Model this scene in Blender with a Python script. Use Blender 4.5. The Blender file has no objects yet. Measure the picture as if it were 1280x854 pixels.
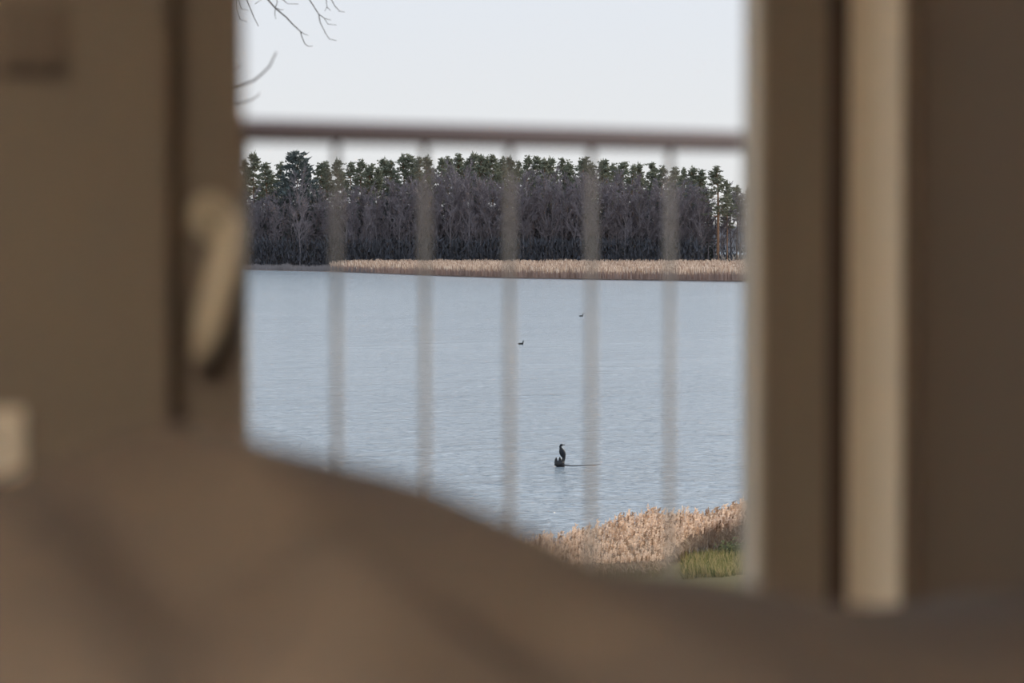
import bpy, bmesh, math, random
from mathutils import Vector, Matrix, noise

# ------------------------------------------------------------------ camera
TH = math.radians(35.0)            # the lens looks 35 degrees to the right of the facade's normal
FPX = 3733.0                       # focal length in pixels of the 1280 px wide frame (105 mm)
HORIZ = 293.0                      # picture row of the horizon
CAM = Vector((0.0, 0.0, 9.0))      # lake level is z = 0
FWD = Vector((math.sin(TH), math.cos(TH), 0)); RGT = Vector((math.cos(TH), -math.sin(TH), 0))
FL = 8.08                          # room floor

C = bpy.context.scene.collection
sc = bpy.context.scene
cam = bpy.data.cameras.new('camera'); camo = bpy.data.objects.new('camera', cam); C.objects.link(camo)
cam.sensor_width = 36.0; cam.lens = 105.0; cam.clip_end = 20000; cam.clip_start = 0.05
camo.location = CAM
camo.rotation_euler = (math.pi/2 - math.atan((427 - HORIZ)/FPX), 0, -TH)
cam.dof.use_dof = True; cam.dof.focus_distance = 180.0; cam.dof.aperture_fstop = 4.3
sc.camera = camo

# ------------------------------------------------------------------ world, sun, exposure
sc.view_settings.view_transform = 'Standard'; sc.view_settings.look = 'None'
sc.view_settings.exposure = 0.0; sc.view_settings.gamma = 1.0; sc.view_settings.use_curve_mapping = False
w = bpy.data.worlds.new('sky'); sc.world = w; w.use_nodes = True
nt = w.node_tree; nt.nodes.clear()
tc = nt.nodes.new('ShaderNodeTexCoord'); sx = nt.nodes.new('ShaderNodeSeparateXYZ')
rp = nt.nodes.new('ShaderNodeValToRGB'); bg = nt.nodes.new('ShaderNodeBackground'); wo = nt.nodes.new('ShaderNodeOutputWorld')
nt.links.new(tc.outputs['Generated'], sx.inputs[0]); nt.links.new(sx.outputs['Z'], rp.inputs[0])
nt.links.new(rp.outputs[0], bg.inputs[0]); nt.links.new(bg.outputs[0], wo.inputs[0])
el = rp.color_ramp.elements
el[0].position = 0.0; el[0].color = (0.79, 0.775, 0.77, 1)
el[1].position = 1.0; el[1].color = (0.52, 0.70, 1.02, 1)
e = el.new(0.08); e.color = (0.75, 0.775, 0.84, 1)
e = el.new(0.20); e.color = (1.00, 1.07, 1.17, 1)
e = el.new(0.40); e.color = (0.97, 1.08, 1.24, 1)
bg.inputs[1].default_value = 1.18
sun = bpy.data.lights.new('sun', 'SUN'); suno = bpy.data.objects.new('sun', sun); C.objects.link(suno)
sun.energy = 5.2; sun.color = (1.0, 0.86, 0.70); sun.angle = math.radians(0.6)
SAZ, SEL = TH + math.radians(58), math.radians(30)
sdir = Vector((math.sin(SAZ)*math.cos(SEL), math.cos(SAZ)*math.cos(SEL), math.sin(SEL)))
suno.rotation_euler = sdir.to_track_quat('Z', 'Y').to_euler()

# ------------------------------------------------------------------ helpers
R = random.Random(7)
def at(px, py, D): return CAM + FWD*D + RGT*((px - 640)/FPX*D) + Vector((0, 0, (HORIZ - py)/FPX*D))
def lat(px, D, z=0.0):
    p = at(px, 0, D); p.z = z; return p
def on_water(px, py): return lat(px, 9.0*FPX/(py - HORIZ), 0.0)
def dpt(p): return (p - CAM).dot(FWD)

def mat(name, col, rough=0.7, spec=0.3, var=0.0, scale=5.0, bump=0.0, bscale=40.0, metal=0.0, trans=0.0, stretch=None):
    m = bpy.data.materials.new(name); m.use_nodes = True
    n = m.node_tree; b = n.nodes['Principled BSDF']
    b.inputs['Base Color'].default_value = (*col, 1); b.inputs['Roughness'].default_value = rough
    b.inputs['Specular IOR Level'].default_value = spec; b.inputs['Metallic'].default_value = metal
    t = n.nodes.new('ShaderNodeTexCoord'); src = t.outputs['Object']
    if stretch:
        mp = n.nodes.new('ShaderNodeMapping'); mp.inputs['Scale'].default_value = stretch
        n.links.new(src, mp.inputs[0]); src = mp.outputs[0]
    if var > 0:
        nz = n.nodes.new('ShaderNodeTexNoise'); nz.inputs['Scale'].default_value = scale; nz.inputs['Detail'].default_value = 4
        n.links.new(src, nz.inputs['Vector'])
        mx = n.nodes.new('ShaderNodeMix'); mx.data_type = 'RGBA'
        mx.inputs['A'].default_value = (*[c*(1 - var) for c in col], 1); mx.inputs['B'].default_value = (*[min(1, c*(1 + var)) for c in col], 1)
        n.links.new(nz.outputs['Fac'], mx.inputs['Factor']); n.links.new(mx.outputs['Result'], b.inputs['Base Color'])
    if bump > 0:
        n2 = n.nodes.new('ShaderNodeTexNoise'); n2.inputs['Scale'].default_value = bscale; n2.inputs['Detail'].default_value = 3
        n.links.new(src, n2.inputs['Vector'])
        bp = n.nodes.new('ShaderNodeBump'); bp.inputs['Distance'].default_value = bump; bp.inputs['Strength'].default_value = 0.6
        n.links.new(n2.outputs['Fac'], bp.inputs['Height']); n.links.new(bp.outputs[0], b.inputs['Normal'])
    if trans > 0:
        tr = n.nodes.new('ShaderNodeBsdfTranslucent'); tr.inputs[0].default_value = (*col, 1)
        ms = n.nodes.new('ShaderNodeMixShader'); ms.inputs[0].default_value = trans
        n.links.new(b.outputs[0], ms.inputs[1]); n.links.new(tr.outputs[0], ms.inputs[2])
        n.links.new(ms.outputs[0], n.nodes['Material Output'].inputs[0])
    return m

class MB:
    def __init__(s): s.v = []; s.f = []; s.m = []
    def face(s, pts, mi=0):
        k = len(s.v); s.v += [tuple(p) for p in pts]; s.f.append(tuple(range(k, k + len(pts)))); s.m.append(mi)
    def box(s, x0, x1, y0, y1, z0, z1, mi=0):
        k = len(s.v)
        s.v += [(x, y, z) for z in (z0, z1) for x, y in ((x0, y0), (x1, y0), (x1, y1), (x0, y1))]
        for q in ((3, 2, 1, 0), (4, 5, 6, 7), (0, 1, 5, 4), (1, 2, 6, 5), (2, 3, 7, 6), (3, 0, 4, 7)):
            s.f.append(tuple(k + i for i in q)); s.m.append(mi)
    def rings(s, rings, mi=0, cap=True):
        k = len(s.v); n = len(rings[0])
        for r in rings: s.v += [tuple(p) for p in r]
        for i in range(len(rings) - 1):
            for j in range(n):
                s.f.append((k + i*n + j, k + i*n + (j + 1) % n, k + (i + 1)*n + (j + 1) % n, k + (i + 1)*n + j)); s.m.append(mi)
        if cap:
            s.f.append(tuple(k + j for j in reversed(range(n)))); s.m.append(mi)
            q = k + (len(rings) - 1)*n; s.f.append(tuple(q + j for j in range(n))); s.m.append(mi)
    def tube(s, pts, rad, n=6, mi=0, flat=1.0):
        pts = [Vector(p) for p in pts]; rs = []
        if not hasattr(rad, '__len__'): rad = [rad]*len(pts)
        up = None
        for i, p in enumerate(pts):
            t = (pts[min(i + 1, len(pts) - 1)] - pts[max(i - 1, 0)]).normalized()
            if up is None:
                up = Vector((0, 0, 1)) if abs(t.z) < 0.9 else Vector((1, 0, 0))
            a = t.cross(up).normalized(); b = a.cross(t).normalized(); up = b
            rs.append([p + (a*math.cos(q)*flat + b*math.sin(q))*rad[i] for q in [2*math.pi*j/n for j in range(n)]])
        s.rings(rs, mi)
    def blade(s, base, tip, wd, mi=0, side=None):
        base = Vector(base); tip = Vector(tip); d = tip - base
        if side is None: side = d.cross(Vector((R.uniform(-1, 1), R.uniform(-1, 1), R.uniform(-.3, .3))))
        if side.length < 1e-6: side = Vector((1, 0, 0))
        side = side.normalized()*wd*0.5
        s.face([base - side, base + side, tip], mi)
    def mesh(s, name, mats, smooth=False):
        me = bpy.data.meshes.new(name); me.from_pydata(s.v, [], s.f)
        for m in (mats if isinstance(mats, (list, tuple)) else [mats]): me.materials.append(m)
        me.polygons.foreach_set('material_index', s.m)
        if smooth: me.polygons.foreach_set('use_smooth', [True]*len(s.f))
        me.update(); return me
    def build(s, name, mats, parent=None, smooth=False, bevel=0.0, loc=None):
        o = link(name, s.mesh(name, mats, smooth), parent)
        if loc is not None: o.location = loc
        if bevel:
            b = o.modifiers.new('bevel', 'BEVEL'); b.width = bevel; b.segments = 2; b.limit_method = 'ANGLE'
        return o
def link(name, data, parent=None):
    o = bpy.data.objects.new(name, data); C.objects.link(o)
    if parent is not None: o.parent = parent
    return o
def tag(o, label, cat, group=None):
    o['label'] = label; o['category'] = cat
    if group: o['group'] = group
    return o
def thing(name, label, cat, loc=(0, 0, 0), group=None, rz=0.0):
    o = bpy.data.objects.new(name, None); C.objects.link(o); o.location = loc; o.rotation_euler = (0, 0, rz)
    o.empty_display_size = 0.2
    return tag(o, label, cat, group)
def struct(o): o['kind'] = 'structure'; return o
def stuff(o, label=None, cat=None):
    o['kind'] = 'stuff'
    if label: o['label'] = label; o['category'] = cat
    return o
def interp(tab, x):
    if x <= tab[0][0]: return tab[0][1]
    for (a, p), (b, q) in zip(tab, tab[1:]):
        if x <= b: return p + (q - p)*(x - a)/(b - a)
    return tab[-1][1]
def fbm(x, y, s, k=0.0): return noise.noise(Vector((x*s, y*s, k)))

# ------------------------------------------------------------------ materials
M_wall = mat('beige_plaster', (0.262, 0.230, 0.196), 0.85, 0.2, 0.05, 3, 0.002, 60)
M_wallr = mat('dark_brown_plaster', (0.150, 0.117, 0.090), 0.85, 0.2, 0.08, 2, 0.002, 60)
M_reveal = mat('cream_paint', (0.92, 0.84, 0.70), 0.6, 0.3, 0.03, 4)
M_ceil = mat('ceiling_paint', (0.70, 0.64, 0.56), 0.9, 0.2, 0.03, 3)
M_floor = mat('oak_floor', (0.30, 0.19, 0.11), 0.5, 0.4, 0.2, 4, stretch=(1, 9, 1))
M_base = mat('baseboard_paint', (0.62, 0.54, 0.44), 0.6)
M_sash = mat('brown_stained_wood', (0.27, 0.235, 0.20), 0.5, 0.35, 0.12, 6, stretch=(12, 12, 1))
M_bead_lit = mat('lit_tone_glazing_bead', (0.55, 0.49, 0.40), 0.6)  # paler than the sash: daylight on the stile's inner edge put into colour
M_gap_shade = mat('dark_gap_shade', (0.08, 0.06, 0.05), 0.8)  # dark colour stands in for the shade in the gap around the sash
M_handle = mat('cream_enamel', (0.66, 0.60, 0.48), 0.4, 0.5)
M_plate = mat('white_plastic', (0.90, 0.84, 0.74), 0.4, 0.5)
M_switch = mat('taupe_plastic', (0.205, 0.175, 0.148), 0.5, 0.4)
M_rail = mat('maroon_lacquered_rail', (0.065, 0.028, 0.026), 0.42, 0.5, 0.1, 6)
M_bar = mat('taupe_painted_steel', (0.34, 0.29, 0.24), 0.55, 0.4, 0.08, 8)
M_concrete = mat('concrete', (0.36, 0.34, 0.32), 0.9, 0.2, 0.15, 5, 0.004, 30)
M_stucco = mat('outside_stucco', (0.62, 0.58, 0.50), 0.9, 0.2, 0.06, 3, 0.003, 50)
M_duvet = mat('brown_linen', (0.165, 0.139, 0.120), 0.92, 0.15, 0.06, 5, 0.0015, 120)
M_matt = mat('mattress_ticking', (0.60, 0.53, 0.45), 0.9)
M_bedwood = mat('bed_wood', (0.22, 0.13, 0.08), 0.5, 0.4, 0.2, 4, stretch=(1, 10, 10))
M_shade = mat('fill_lamp_fabric', (0.75, 0.62, 0.45), 0.9, 0.2, trans=0.4)
M_metal = mat('fill_lamp_metal', (0.30, 0.28, 0.25), 0.35, 0.5, metal=0.8)

M_glass = bpy.data.materials.new('window_glass'); M_glass.use_nodes = True
n = M_glass.node_tree; n.nodes.clear()
o_ = n.nodes.new('ShaderNodeOutputMaterial'); lw = n.nodes.new('ShaderNodeLayerWeight'); lw.inputs[0].default_value = 0.5
p5 = n.nodes.new('ShaderNodeMath'); p5.operation = 'POWER'; p5.inputs[1].default_value = 5.0
fr = n.nodes.new('ShaderNodeMath'); fr.operation = 'MULTIPLY_ADD'; fr.inputs[1].default_value = 0.96; fr.inputs[2].default_value = 0.04
n.links.new(lw.outputs['Facing'], p5.inputs[0]); n.links.new(p5.outputs[0], fr.inputs[0])
tr = n.nodes.new('ShaderNodeBsdfTransparent'); tr.inputs[0].default_value = (0.97, 0.98, 0.975, 1)
gl = n.nodes.new('ShaderNodeBsdfGlossy'); gl.inputs['Roughness'].default_value = 0.02; mxs = n.nodes.new('ShaderNodeMixShader')
n.links.new(fr.outputs[0], mxs.inputs[0]); n.links.new(tr.outputs[0], mxs.inputs[1]); n.links.new(gl.outputs[0], mxs.inputs[2]); n.links.new(mxs.outputs[0], o_.inputs[0])

M_water = bpy.data.materials.new('rippled_lake_water'); M_water.use_nodes = True
n = M_water.node_tree; b = n.nodes['Principled BSDF']
b.inputs['Base Color'].default_value = (0.19, 0.225, 0.255, 1); b.inputs['Roughness'].default_value = 0.15; b.inputs['IOR'].default_value = 1.333
t = n.nodes.new('ShaderNodeTexCoord')
def wnoise(scale, detail, stretch, rot):
    mp = n.nodes.new('ShaderNodeMapping'); mp.inputs['Scale'].default_value = stretch; mp.inputs['Rotation'].default_value = (0, 0, rot)
    nz = n.nodes.new('ShaderNodeTexNoise'); nz.inputs['Scale'].default_value = scale; nz.inputs['Detail'].default_value = detail; nz.inputs['Roughness'].default_value = 0.55
    n.links.new(t.outputs['Object'], mp.inputs[0]); n.links.new(mp.outputs[0], nz.inputs['Vector']); return nz.outputs['Fac']
def wmath(op, x, y):
    k_ = n.nodes.new('ShaderNodeMath'); k_.operation = op
    for i_, q_ in enumerate((x, y)):
        if isinstance(q_, (int, float)): k_.inputs[i_].default_value = q_
        else: n.links.new(q_, k_.inputs[i_])
    return k_.outputs[0]
na = wmath('POWER', wnoise(2.6, 3, (0.85, 1.0, 1), TH), 5.0)          # short wind ripples: flat troughs, sharp crests
nb = wmath('POWER', wnoise(0.60, 3, (0.55, 1.0, 1), TH + 0.10), 5.0)   # longer waves
nd = wmath('POWER', wnoise(0.13, 3, (0.40, 1.0, 1), TH - 0.08), 5.0)   # long low swells, seen far out
nc = wnoise(0.018, 3, (0.5, 1.6, 1), TH)                              # gusts: where the ripples are stronger
mr = n.nodes.new('ShaderNodeMapRange'); mr.inputs['From Min'].default_value = 0.35; mr.inputs['From Max'].default_value = 0.65
mr.inputs['To Min'].default_value = 0.65; mr.inputs['To Max'].default_value = 1.0
n.links.new(nc, mr.inputs['Value'])
hh = wmath('ADD', wmath('ADD', wmath('MULTIPLY', na, 0.78), wmath('MULTIPLY', nb, 1.3)), wmath('MULTIPLY', nd, 1.5))
b1 = n.nodes.new('ShaderNodeBump'); b1.inputs['Distance'].default_value = 1.0
n.links.new(mr.outputs[0], b1.inputs['Strength']); n.links.new(hh, b1.inputs['Height']); n.links.new(b1.outputs[0], b.inputs['Normal'])

M_needle = mat('pine_needles', (0.18, 0.19, 0.135), 0.8, 0.2, 0.35, 0.5, trans=0.15)  # haze of distance is put into the needle, twig and undergrowth colours
M_fir = mat('fir_needles', (0.095, 0.115, 0.11), 0.8, 0.2, 0.3, 0.5, trans=0.1)
M_ppine = mat('pine_bark', (0.25, 0.145, 0.09), 0.9, 0.1, 0.3, 1.0)
M_twig = mat('bare_twigs', (0.215, 0.188, 0.20), 0.9, 0.1, 0.25, 0.4)
M_birch = mat('grey_bark', (0.22, 0.195, 0.20), 0.9, 0.1, 0.3, 0.8)
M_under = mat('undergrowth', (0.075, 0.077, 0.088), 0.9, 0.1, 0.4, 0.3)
M_bark = mat('dark_bark', (0.075, 0.062, 0.058), 0.9, 0.1, 0.3, 6)
M_earth = mat('forest_floor', (0.10, 0.085, 0.07), 0.95, 0.1, 0.3, 0.1)
M_mud = mat('shore_mud', (0.17, 0.125, 0.105), 0.95, 0.1, 0.25, 0.2)
M_stem = mat('reed_stems', (0.36, 0.25, 0.18), 0.8, 0.2, 0.25, 3, trans=0.2)
M_rleaf = mat('reed_leaves', (0.56, 0.43, 0.31), 0.8, 0.2, 0.25, 3, trans=0.35)
M_plume = mat('reed_plumes', (0.78, 0.60, 0.46), 0.9, 0.1, 0.25, 5, trans=0.45)
M_plumet = mat('tawny_reed_plumes', (0.55, 0.38, 0.26), 0.9, 0.1, 0.25, 5, trans=0.4)
M_plumed = mat('dark_reed_plumes', (0.30, 0.19, 0.12), 0.9, 0.1, 0.25, 5, trans=0.3)
M_farstem = mat('far_reed_stems', (0.36, 0.25, 0.205), 0.9, 0.1, 0.3, 0.3, trans=0.15)
M_farplume = mat('far_reed_tops', (0.52, 0.39, 0.30), 0.9, 0.1, 0.35, 0.25, trans=0.35)
M_farpale = mat('far_pale_reed_tops', (0.72, 0.58, 0.47), 0.9, 0.1, 0.2, 0.25, trans=0.35)
M_farbrown = mat('far_brown_reed_tops', (0.34, 0.23, 0.17), 0.9, 0.1, 0.2, 0.25, trans=0.3)
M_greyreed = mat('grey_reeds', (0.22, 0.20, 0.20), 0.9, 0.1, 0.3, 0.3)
M_grass = mat('shore_grass', (0.19, 0.175, 0.06), 0.8, 0.2, 0.35, 3, trans=0.35)
M_straw = mat('dry_grass', (0.36, 0.29, 0.14), 0.8, 0.2, 0.2, 3, trans=0.35)
M_dgrass = mat('deep_green_grass', (0.10, 0.12, 0.04), 0.8, 0.2, 0.2, 3, trans=0.35)
M_lawn = mat('bank_soil_and_turf', (0.13, 0.11, 0.05), 0.95, 0.1, 0.3, 0.7)
M_path = mat('pale_gravel', (0.36, 0.29, 0.24), 0.9, 0.1, 0.2, 4)
M_bird = mat('black_plumage', (0.012, 0.014, 0.018), 0.6, 0.3)
M_bill = mat('bird_bill', (0.05, 0.04, 0.03), 0.6, 0.3)
M_duck = mat('duck_brown_plumage', (0.022, 0.022, 0.022), 0.7, 0.3, 0.3, 8)
M_snag = mat('wet_wood', (0.020, 0.018, 0.018), 0.6, 0.4, 0.3, 6)
M_shrub = mat('shrub_leaves', (0.17, 0.18, 0.09), 0.8, 0.2, 0.3, 4, trans=0.25)

# ------------------------------------------------------------------ lake, banks, far shore
m = MB(); c = lat(640, 900)
P4 = [lat(-9000, 55), lat(9000, 55), lat(6500, 9000), lat(-6500, 9000)]
P4 = [CAM + FWD*dd + RGT*ll for dd, ll in ((60, -500), (60, 500), (6000, 4000), (6000, -4000))]
m.face([(p.x, p.y, 0) for p in P4]); struct(m.build('lake_water', M_water))

# near bank: height field from the house down to the water's edge
def shore_D(px): return interp([(-4000, 96), (200, 84), (640, 80), (860, 83.5), (1300, 86), (5000, 92)], px)
m = MB(); NL, ND = 60, 46; base = 0
grid = []
for i in range(ND + 1):
    s_ = i/ND; row = []
    for j in range(NL + 1):
        px = -2600 + (6400)*j/NL
        De = shore_D(px) + 1.2; D = 5.5 + (De - 5.5)*s_
        z = max(-0.3, 0.45*min(1, (De - D)/7) + max(0, (De - 9 - D))*0.062 - 0.12*(1 if i == ND else 0)) + 0.08*fbm(px*0.02, D, 0.3)
        if i == ND: z = -0.3
        row.append(len(m.v)); m.v.append(tuple(lat(px, D, z)))
    grid.append(row)
for i in range(ND):
    for j in range(NL):
        m.f.append((grid[i][j], grid[i][j + 1], grid[i + 1][j + 1], grid[i + 1][j])); m.m.append(0)
struct(m.build('ground_bank', M_lawn, smooth=True))
def bank_z(px, D):
    De = shore_D(px) + 1.2
    return max(-0.3, 0.45*min(1, (De - D)/7) + max(0, (De - 9 - D))*0.062)

# far shore: low land whose edge is the waterline seen in the picture
def far_shore_D(px): return 9.0*FPX/(interp([(-1500, 334), (300, 337.5), (420, 340), (470, 342), (560, 345.5), (640, 348), (760, 350), (930, 352.3), (1300, 354), (3000, 356)], px) - HORIZ)
m = MB(); rows = []
pxs = [-1500 + 4500*j/90 for j in range(91)]
for i, (dd, z) in enumerate(((0, -0.25), (1.0, 0.12), (12, 0.3), (60, 0.4), (150, 0.5), (400, 1.2))):
    row = []
    for px in pxs:
        D = far_shore_D(px) + dd + (0.8*fbm(px, 0, 0.05) if i < 2 else 0)
        if i >= 3: D = max(D, [745, 772, 1150][i - 3])
        row.append(len(m.v)); m.v.append(tuple(lat(px, D, z)))
    rows.append(row)
for i in range(5):
    for j in range(90):
        m.f.append((rows[i][j], rows[i][j + 1], rows[i + 1][j + 1], rows[i + 1][j])); m.m.append(0 if i < 3 else 1)
struct(m.build('ground_far_shore', [M_mud, M_earth], smooth=True))
# distant wooded ridge beyond the forest
m = MB(); rr = []
for j in range(121):
    px = -2500 + 6300*j/120
    h = 13 + 4*fbm(px, 3, 0.01) + 2.0*fbm(px, 7, 0.09)
    rr.append((lat(px, 1500, 0), lat(px, 1540, h), lat(px, 1700, h*0.9), lat(px, 1720, 0)))
for a_, b_ in zip(rr, rr[1:]):
    for k in range(3): m.face([a_[k], b_[k], b_[k + 1], a_[k + 1]])
struct(m.build('hills', M_under))

# ------------------------------------------------------------------ room shell
X0, X1, Y0, YI, ZC = -2.4, 2.105, -2.4, 2.28, FL + 2.6
YO = 2.48                                         # outer face of the front wall
OX0, OX1, OZ1 = 1.234, 2.086, FL + 2.18           # door opening
m = MB(); m.box(X0 - .3, X1 + .3, Y0 - .3, YO, FL - .25, FL); struct(m.build('floor', M_floor))
m = MB(); m.box(X0 - .3, X1 + .3, Y0 - .3, YO + .35, ZC, ZC + .25); struct(m.build('ceiling', M_ceil))
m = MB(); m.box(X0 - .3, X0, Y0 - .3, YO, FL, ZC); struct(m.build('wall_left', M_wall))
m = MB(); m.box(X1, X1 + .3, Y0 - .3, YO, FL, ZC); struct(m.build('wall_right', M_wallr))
m = MB(); m.box(X0, X1, Y0 - .3, Y0, FL, ZC); struct(m.build('wall_back', M_wall))
m = MB(); m.box(X0, OX0, YI, YO, FL, ZC); m.box(OX0, OX1, YI, YO, OZ1, ZC); m.box(OX1, X1, YI, YO, FL, ZC)
struct(m.build('wall_front', M_wall))
m = MB(); m.box(OX1 - .004, OX1, YI + .001, 2.36, FL, OZ1); 
m.box(OX0, OX1, YI + .001, 2.36, OZ1 - .004, OZ1); struct(m.build('trim_1', M_reveal))
m = MB(); m.box(X0, OX0, YI - .012, YI, FL, FL + .08); struct(m.build('baseboard_front', M_base))
m = MB(); m.box(X1 - .012, X1, Y0, YI, FL, FL + .08); struct(m.build('baseboard_right', M_base))
m = MB(); m.box(X0 - .3, X1 + .3, Y0 - .3, YO, 3.6, FL - .25); struct(m.build('wall_lower_storey', M_stucco))

# ------------------------------------------------------------------ glazed balcony door
d = thing('door_1', 'brown wooden glazed balcony door between beige and dark walls', 'door', (OX0, 2.40, FL)); d['kind'] = 'structure'
def dpart(name, boxes, mt, bev=0.003, parent=d):
    m = MB()
    for bx in boxes: m.box(bx[0] - OX0, bx[1] - OX0, bx[2] - 2.40, bx[3] - 2.40, bx[4] - FL, bx[5] - FL)
    o = m.build(name, mt, parent, bevel=bev)
    return o
SY0, SY1 = 2.36, 2.40                               # sash faces
L0, L1, G0, G1 = 1.262, 1.358, 1.970, 2.056           # stiles
fr_ = dpart('door_frame', [(OX0, OX0 + .024, 2.362, 2.47, FL, OZ1), (OX1 - .026, OX1, 2.362, 2.47, FL, OZ1), (OX0 + .024, OX1 - .026, 2.405, 2.47, OZ1 - .04, OZ1)], M_gap_shade)
dpart('threshold', [(OX0, OX1, 2.36, 2.50, FL, FL + .025)], M_sash)
dpart('stile', [(L0, L1, SY0, SY1, FL + .03, OZ1 - .03)], M_sash, .005)
dpart('stile', [(G0, G1, SY0, SY1, FL + .03, OZ1 - .03)], M_sash, .005)
dpart('top_rail', [(L1, G0, SY0, SY1, OZ1 - .13, OZ1 - .03)], M_sash, .004)
dpart('bottom_rail', [(L1, G0, SY0, SY1, FL + .03, FL + .20)], M_sash, .004)
dpart('pane', [(L1 - .008, G0 + .008, 2.380, 2.384, FL + .19, OZ1 - .12)], M_glass, 0)
for bx in ((L1, L1 + .006, 2.375, 2.380, FL + .20, OZ1 - .13), (G0 - .006, G0, 2.364, 2.380, FL + .20, OZ1 - .13)):
    dpart('glazing_bead', [bx], M_bead_lit, 0)
# lever handle hanging from a rosette on the stile
hx, hz = 1.318 - OX0, 9.015 - FL
m = MB(); m.tube([(hx, SY0 - 2.40 - .012, hz), (hx, SY0 - 2.40 + .001, hz)], 0.022, 16)
hd = m.build('handle', M_handle, d, smooth=False, bevel=.002); hd['label'] = 'pale lever handle'
m = MB()
yy = SY0 - 2.40
m.tube([(hx, yy - .008, hz), (hx, yy - .035, hz), (hx - .002, yy - .046, hz - .004), (hx - .007, yy - .05, hz - .022), (hx - .017, yy - .05, hz - .06), (hx - .026, yy - .048, hz - .095), (hx - .033, yy - .045, hz - .125)],
       [.009, .009, .012, .0145, .0155, .0145, .010], 12)
m.build('lever', M_handle, hd, smooth=True)

# things on the front wall beside the door
def plate(name, label, cat, px, py, wd, ht, mt, kind):
    a_ = TH + math.atan((px - 640)/FPX); x = YI*math.tan(a_); D = x*math.sin(TH) + YI*math.cos(TH)
    z = 9 + (HORIZ - py)/FPX*D
    t_ = thing(name, label, cat, (x, YI, z))
    m = MB(); m.box(-wd/2, wd/2, -.011, 0.001, -ht/2, ht/2); m.build('plate', mt, t_, bevel=.003)
    m = MB()
    if kind == 'socket':
        rs = []
        for r_, y_ in ((.026, -.011), (.027, -.014), (.024, -.0142), (.021, -.0115)):
            rs.append([(r_*math.cos(q), y_, r_*math.sin(q)) for q in [2*math.pi*j/20 for j in range(20)]])
        m.rings(rs); m.build('socket_ring', mt, t_)
        for s_ in (-1, 1):
            m = MB(); m.tube([(s_*.0095, -.0150, 0), (s_*.0095, -.0118, 0)], .0026, 8); m.build('contact_hole', M_gap_shade, t_)
    else:
        m.box(-wd*.36, wd*.36, -.017, -.0105, -ht*.36, ht*.36); m.build('rocker', mt, t_, bevel=.002)
    return t_
plate('wall_socket', 'pale plastic wall socket low on the beige wall just above the bedding', 'socket', -24, 556, .070, .060, M_plate, 'socket')
plate('light_switch', 'taupe square switch plate high on the beige wall beside the door', 'switch', 38, 50, .062, .058, M_switch, 'switch')

# unseen pendant lamp, added to brighten the room from behind the camera
lx, ly = -0.70, -0.20
pl = thing('fill_lamp', 'unseen cream drum pendant lamp added to light the room', 'lamp', (lx, ly, ZC))
m = MB(); m.tube([(0, 0, 0.001), (0, 0, -.025)], .05, 20); m.build('ceiling_rose', M_metal, pl)
m = MB(); m.tube([(0, 0, -.02), (0, 0, -.36)], .004, 6); m.build('cord', M_metal, pl)
m = MB(); k = 28
def cyl(r_, z_): return [(r_*math.cos(2*math.pi*j/k), r_*math.sin(2*math.pi*j/k), z_) for j in range(k)]
m.rings([cyl(.19, -.62), cyl(.19, -.36), cyl(.186, -.36), cyl(.186, -.62), cyl(.19, -.62)], cap=False); m.build('lamp_shade', M_shade, pl)
m = MB(); m.tube([(0, 0, -.36), (0, 0, -.42)], .018, 12); m.tube([(-.187, 0, -.37), (.187, 0, -.37)], .003, 6); m.build('bulb_holder', M_metal, pl)
bl = bpy.data.lights.new('fill_bulb', 'POINT'); bo = bpy.data.objects.new('fill_bulb', bl); C.objects.link(bo); bo.parent = pl
bo.location = (0, 0, -.55); bl.energy = 190; bl.color = (1.0, 0.90, 0.76); bl.shadow_soft_size = 0.10

# ------------------------------------------------------------------ bed and duvet
BX0, BX1, BY0, BY1 = -0.04, 2.00, 0.30, 1.92
bed = thing('bed', 'low wooden double bed under the brown linen duvet', 'bed', (BX0, BY0, FL))
bw, bh = BX1 - BX0, BY1 - BY0
m = MB(); m.box(.02, bw - .02, .02, .05, .10, .32); m.box(.02, bw - .02, bh - .05, bh - .02, .10, .32); m.box(.02, .05, .05, bh - .05, .10, .32); m.box(bw - .05, bw - .02, .05, bh - .05, .10, .32)
m.build('bed_frame', M_bedwood, bed, bevel=.004)
for x_ in (.04, bw - .1):
    for y_ in (.04, bh - .1):
        m = MB(); m.box(x_, x_ + .06, y_, y_ + .06, 0, .12); m.build('leg', M_bedwood, bed, bevel=.004)
m = MB(); m.box(.03, bw - .03, .03, bh - .03, .24, .57); m.build('mattress', M_matt, bed, bevel=.04)

RID = [(.70, .172), (.80, .158), (.8715, .146), (.912, .130), (.9475, .126), (1.002, .138), (1.089, .161), (1.168, .202), (1.232, .227), (1.30, .243), (1.376, .253), (1.435, .268), (1.60, .298), (1.75, .312), (2.1, .315)]
def seg_ridge(x, y, a, b, wd):
    ax, ay = a; bx, by = b; dx, dy = bx - ax, by - ay
    t_ = max(0, min(1, ((x - ax)*dx + (y - ay)*dy)/(dx*dx + dy*dy)))
    return math.exp(-(((x - ax - t_*dx)**2 + (y - ay - t_*dy)**2)/(wd*wd)))
def pl2(px, D): p = lat(px, D); return (p.x, p.y)
FOLDS = [(pl2(215, 1.90), pl2(520, 1.42), .055, .034), (pl2(-60, 1.80), pl2(190, 1.35), .06, .030), (pl2(420, 1.62), pl2(760, 1.52), .06, .034),
         (pl2(560, 1.95), pl2(930, 1.75), .05, .012), (pl2(880, 1.62), pl2(1300, 1.60), .07, .022), (pl2(110, 1.95), pl2(330, 1.60), .045, -.030), (pl2(700, 1.70), pl2(800, 1.45), .045, -.022)]
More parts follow.
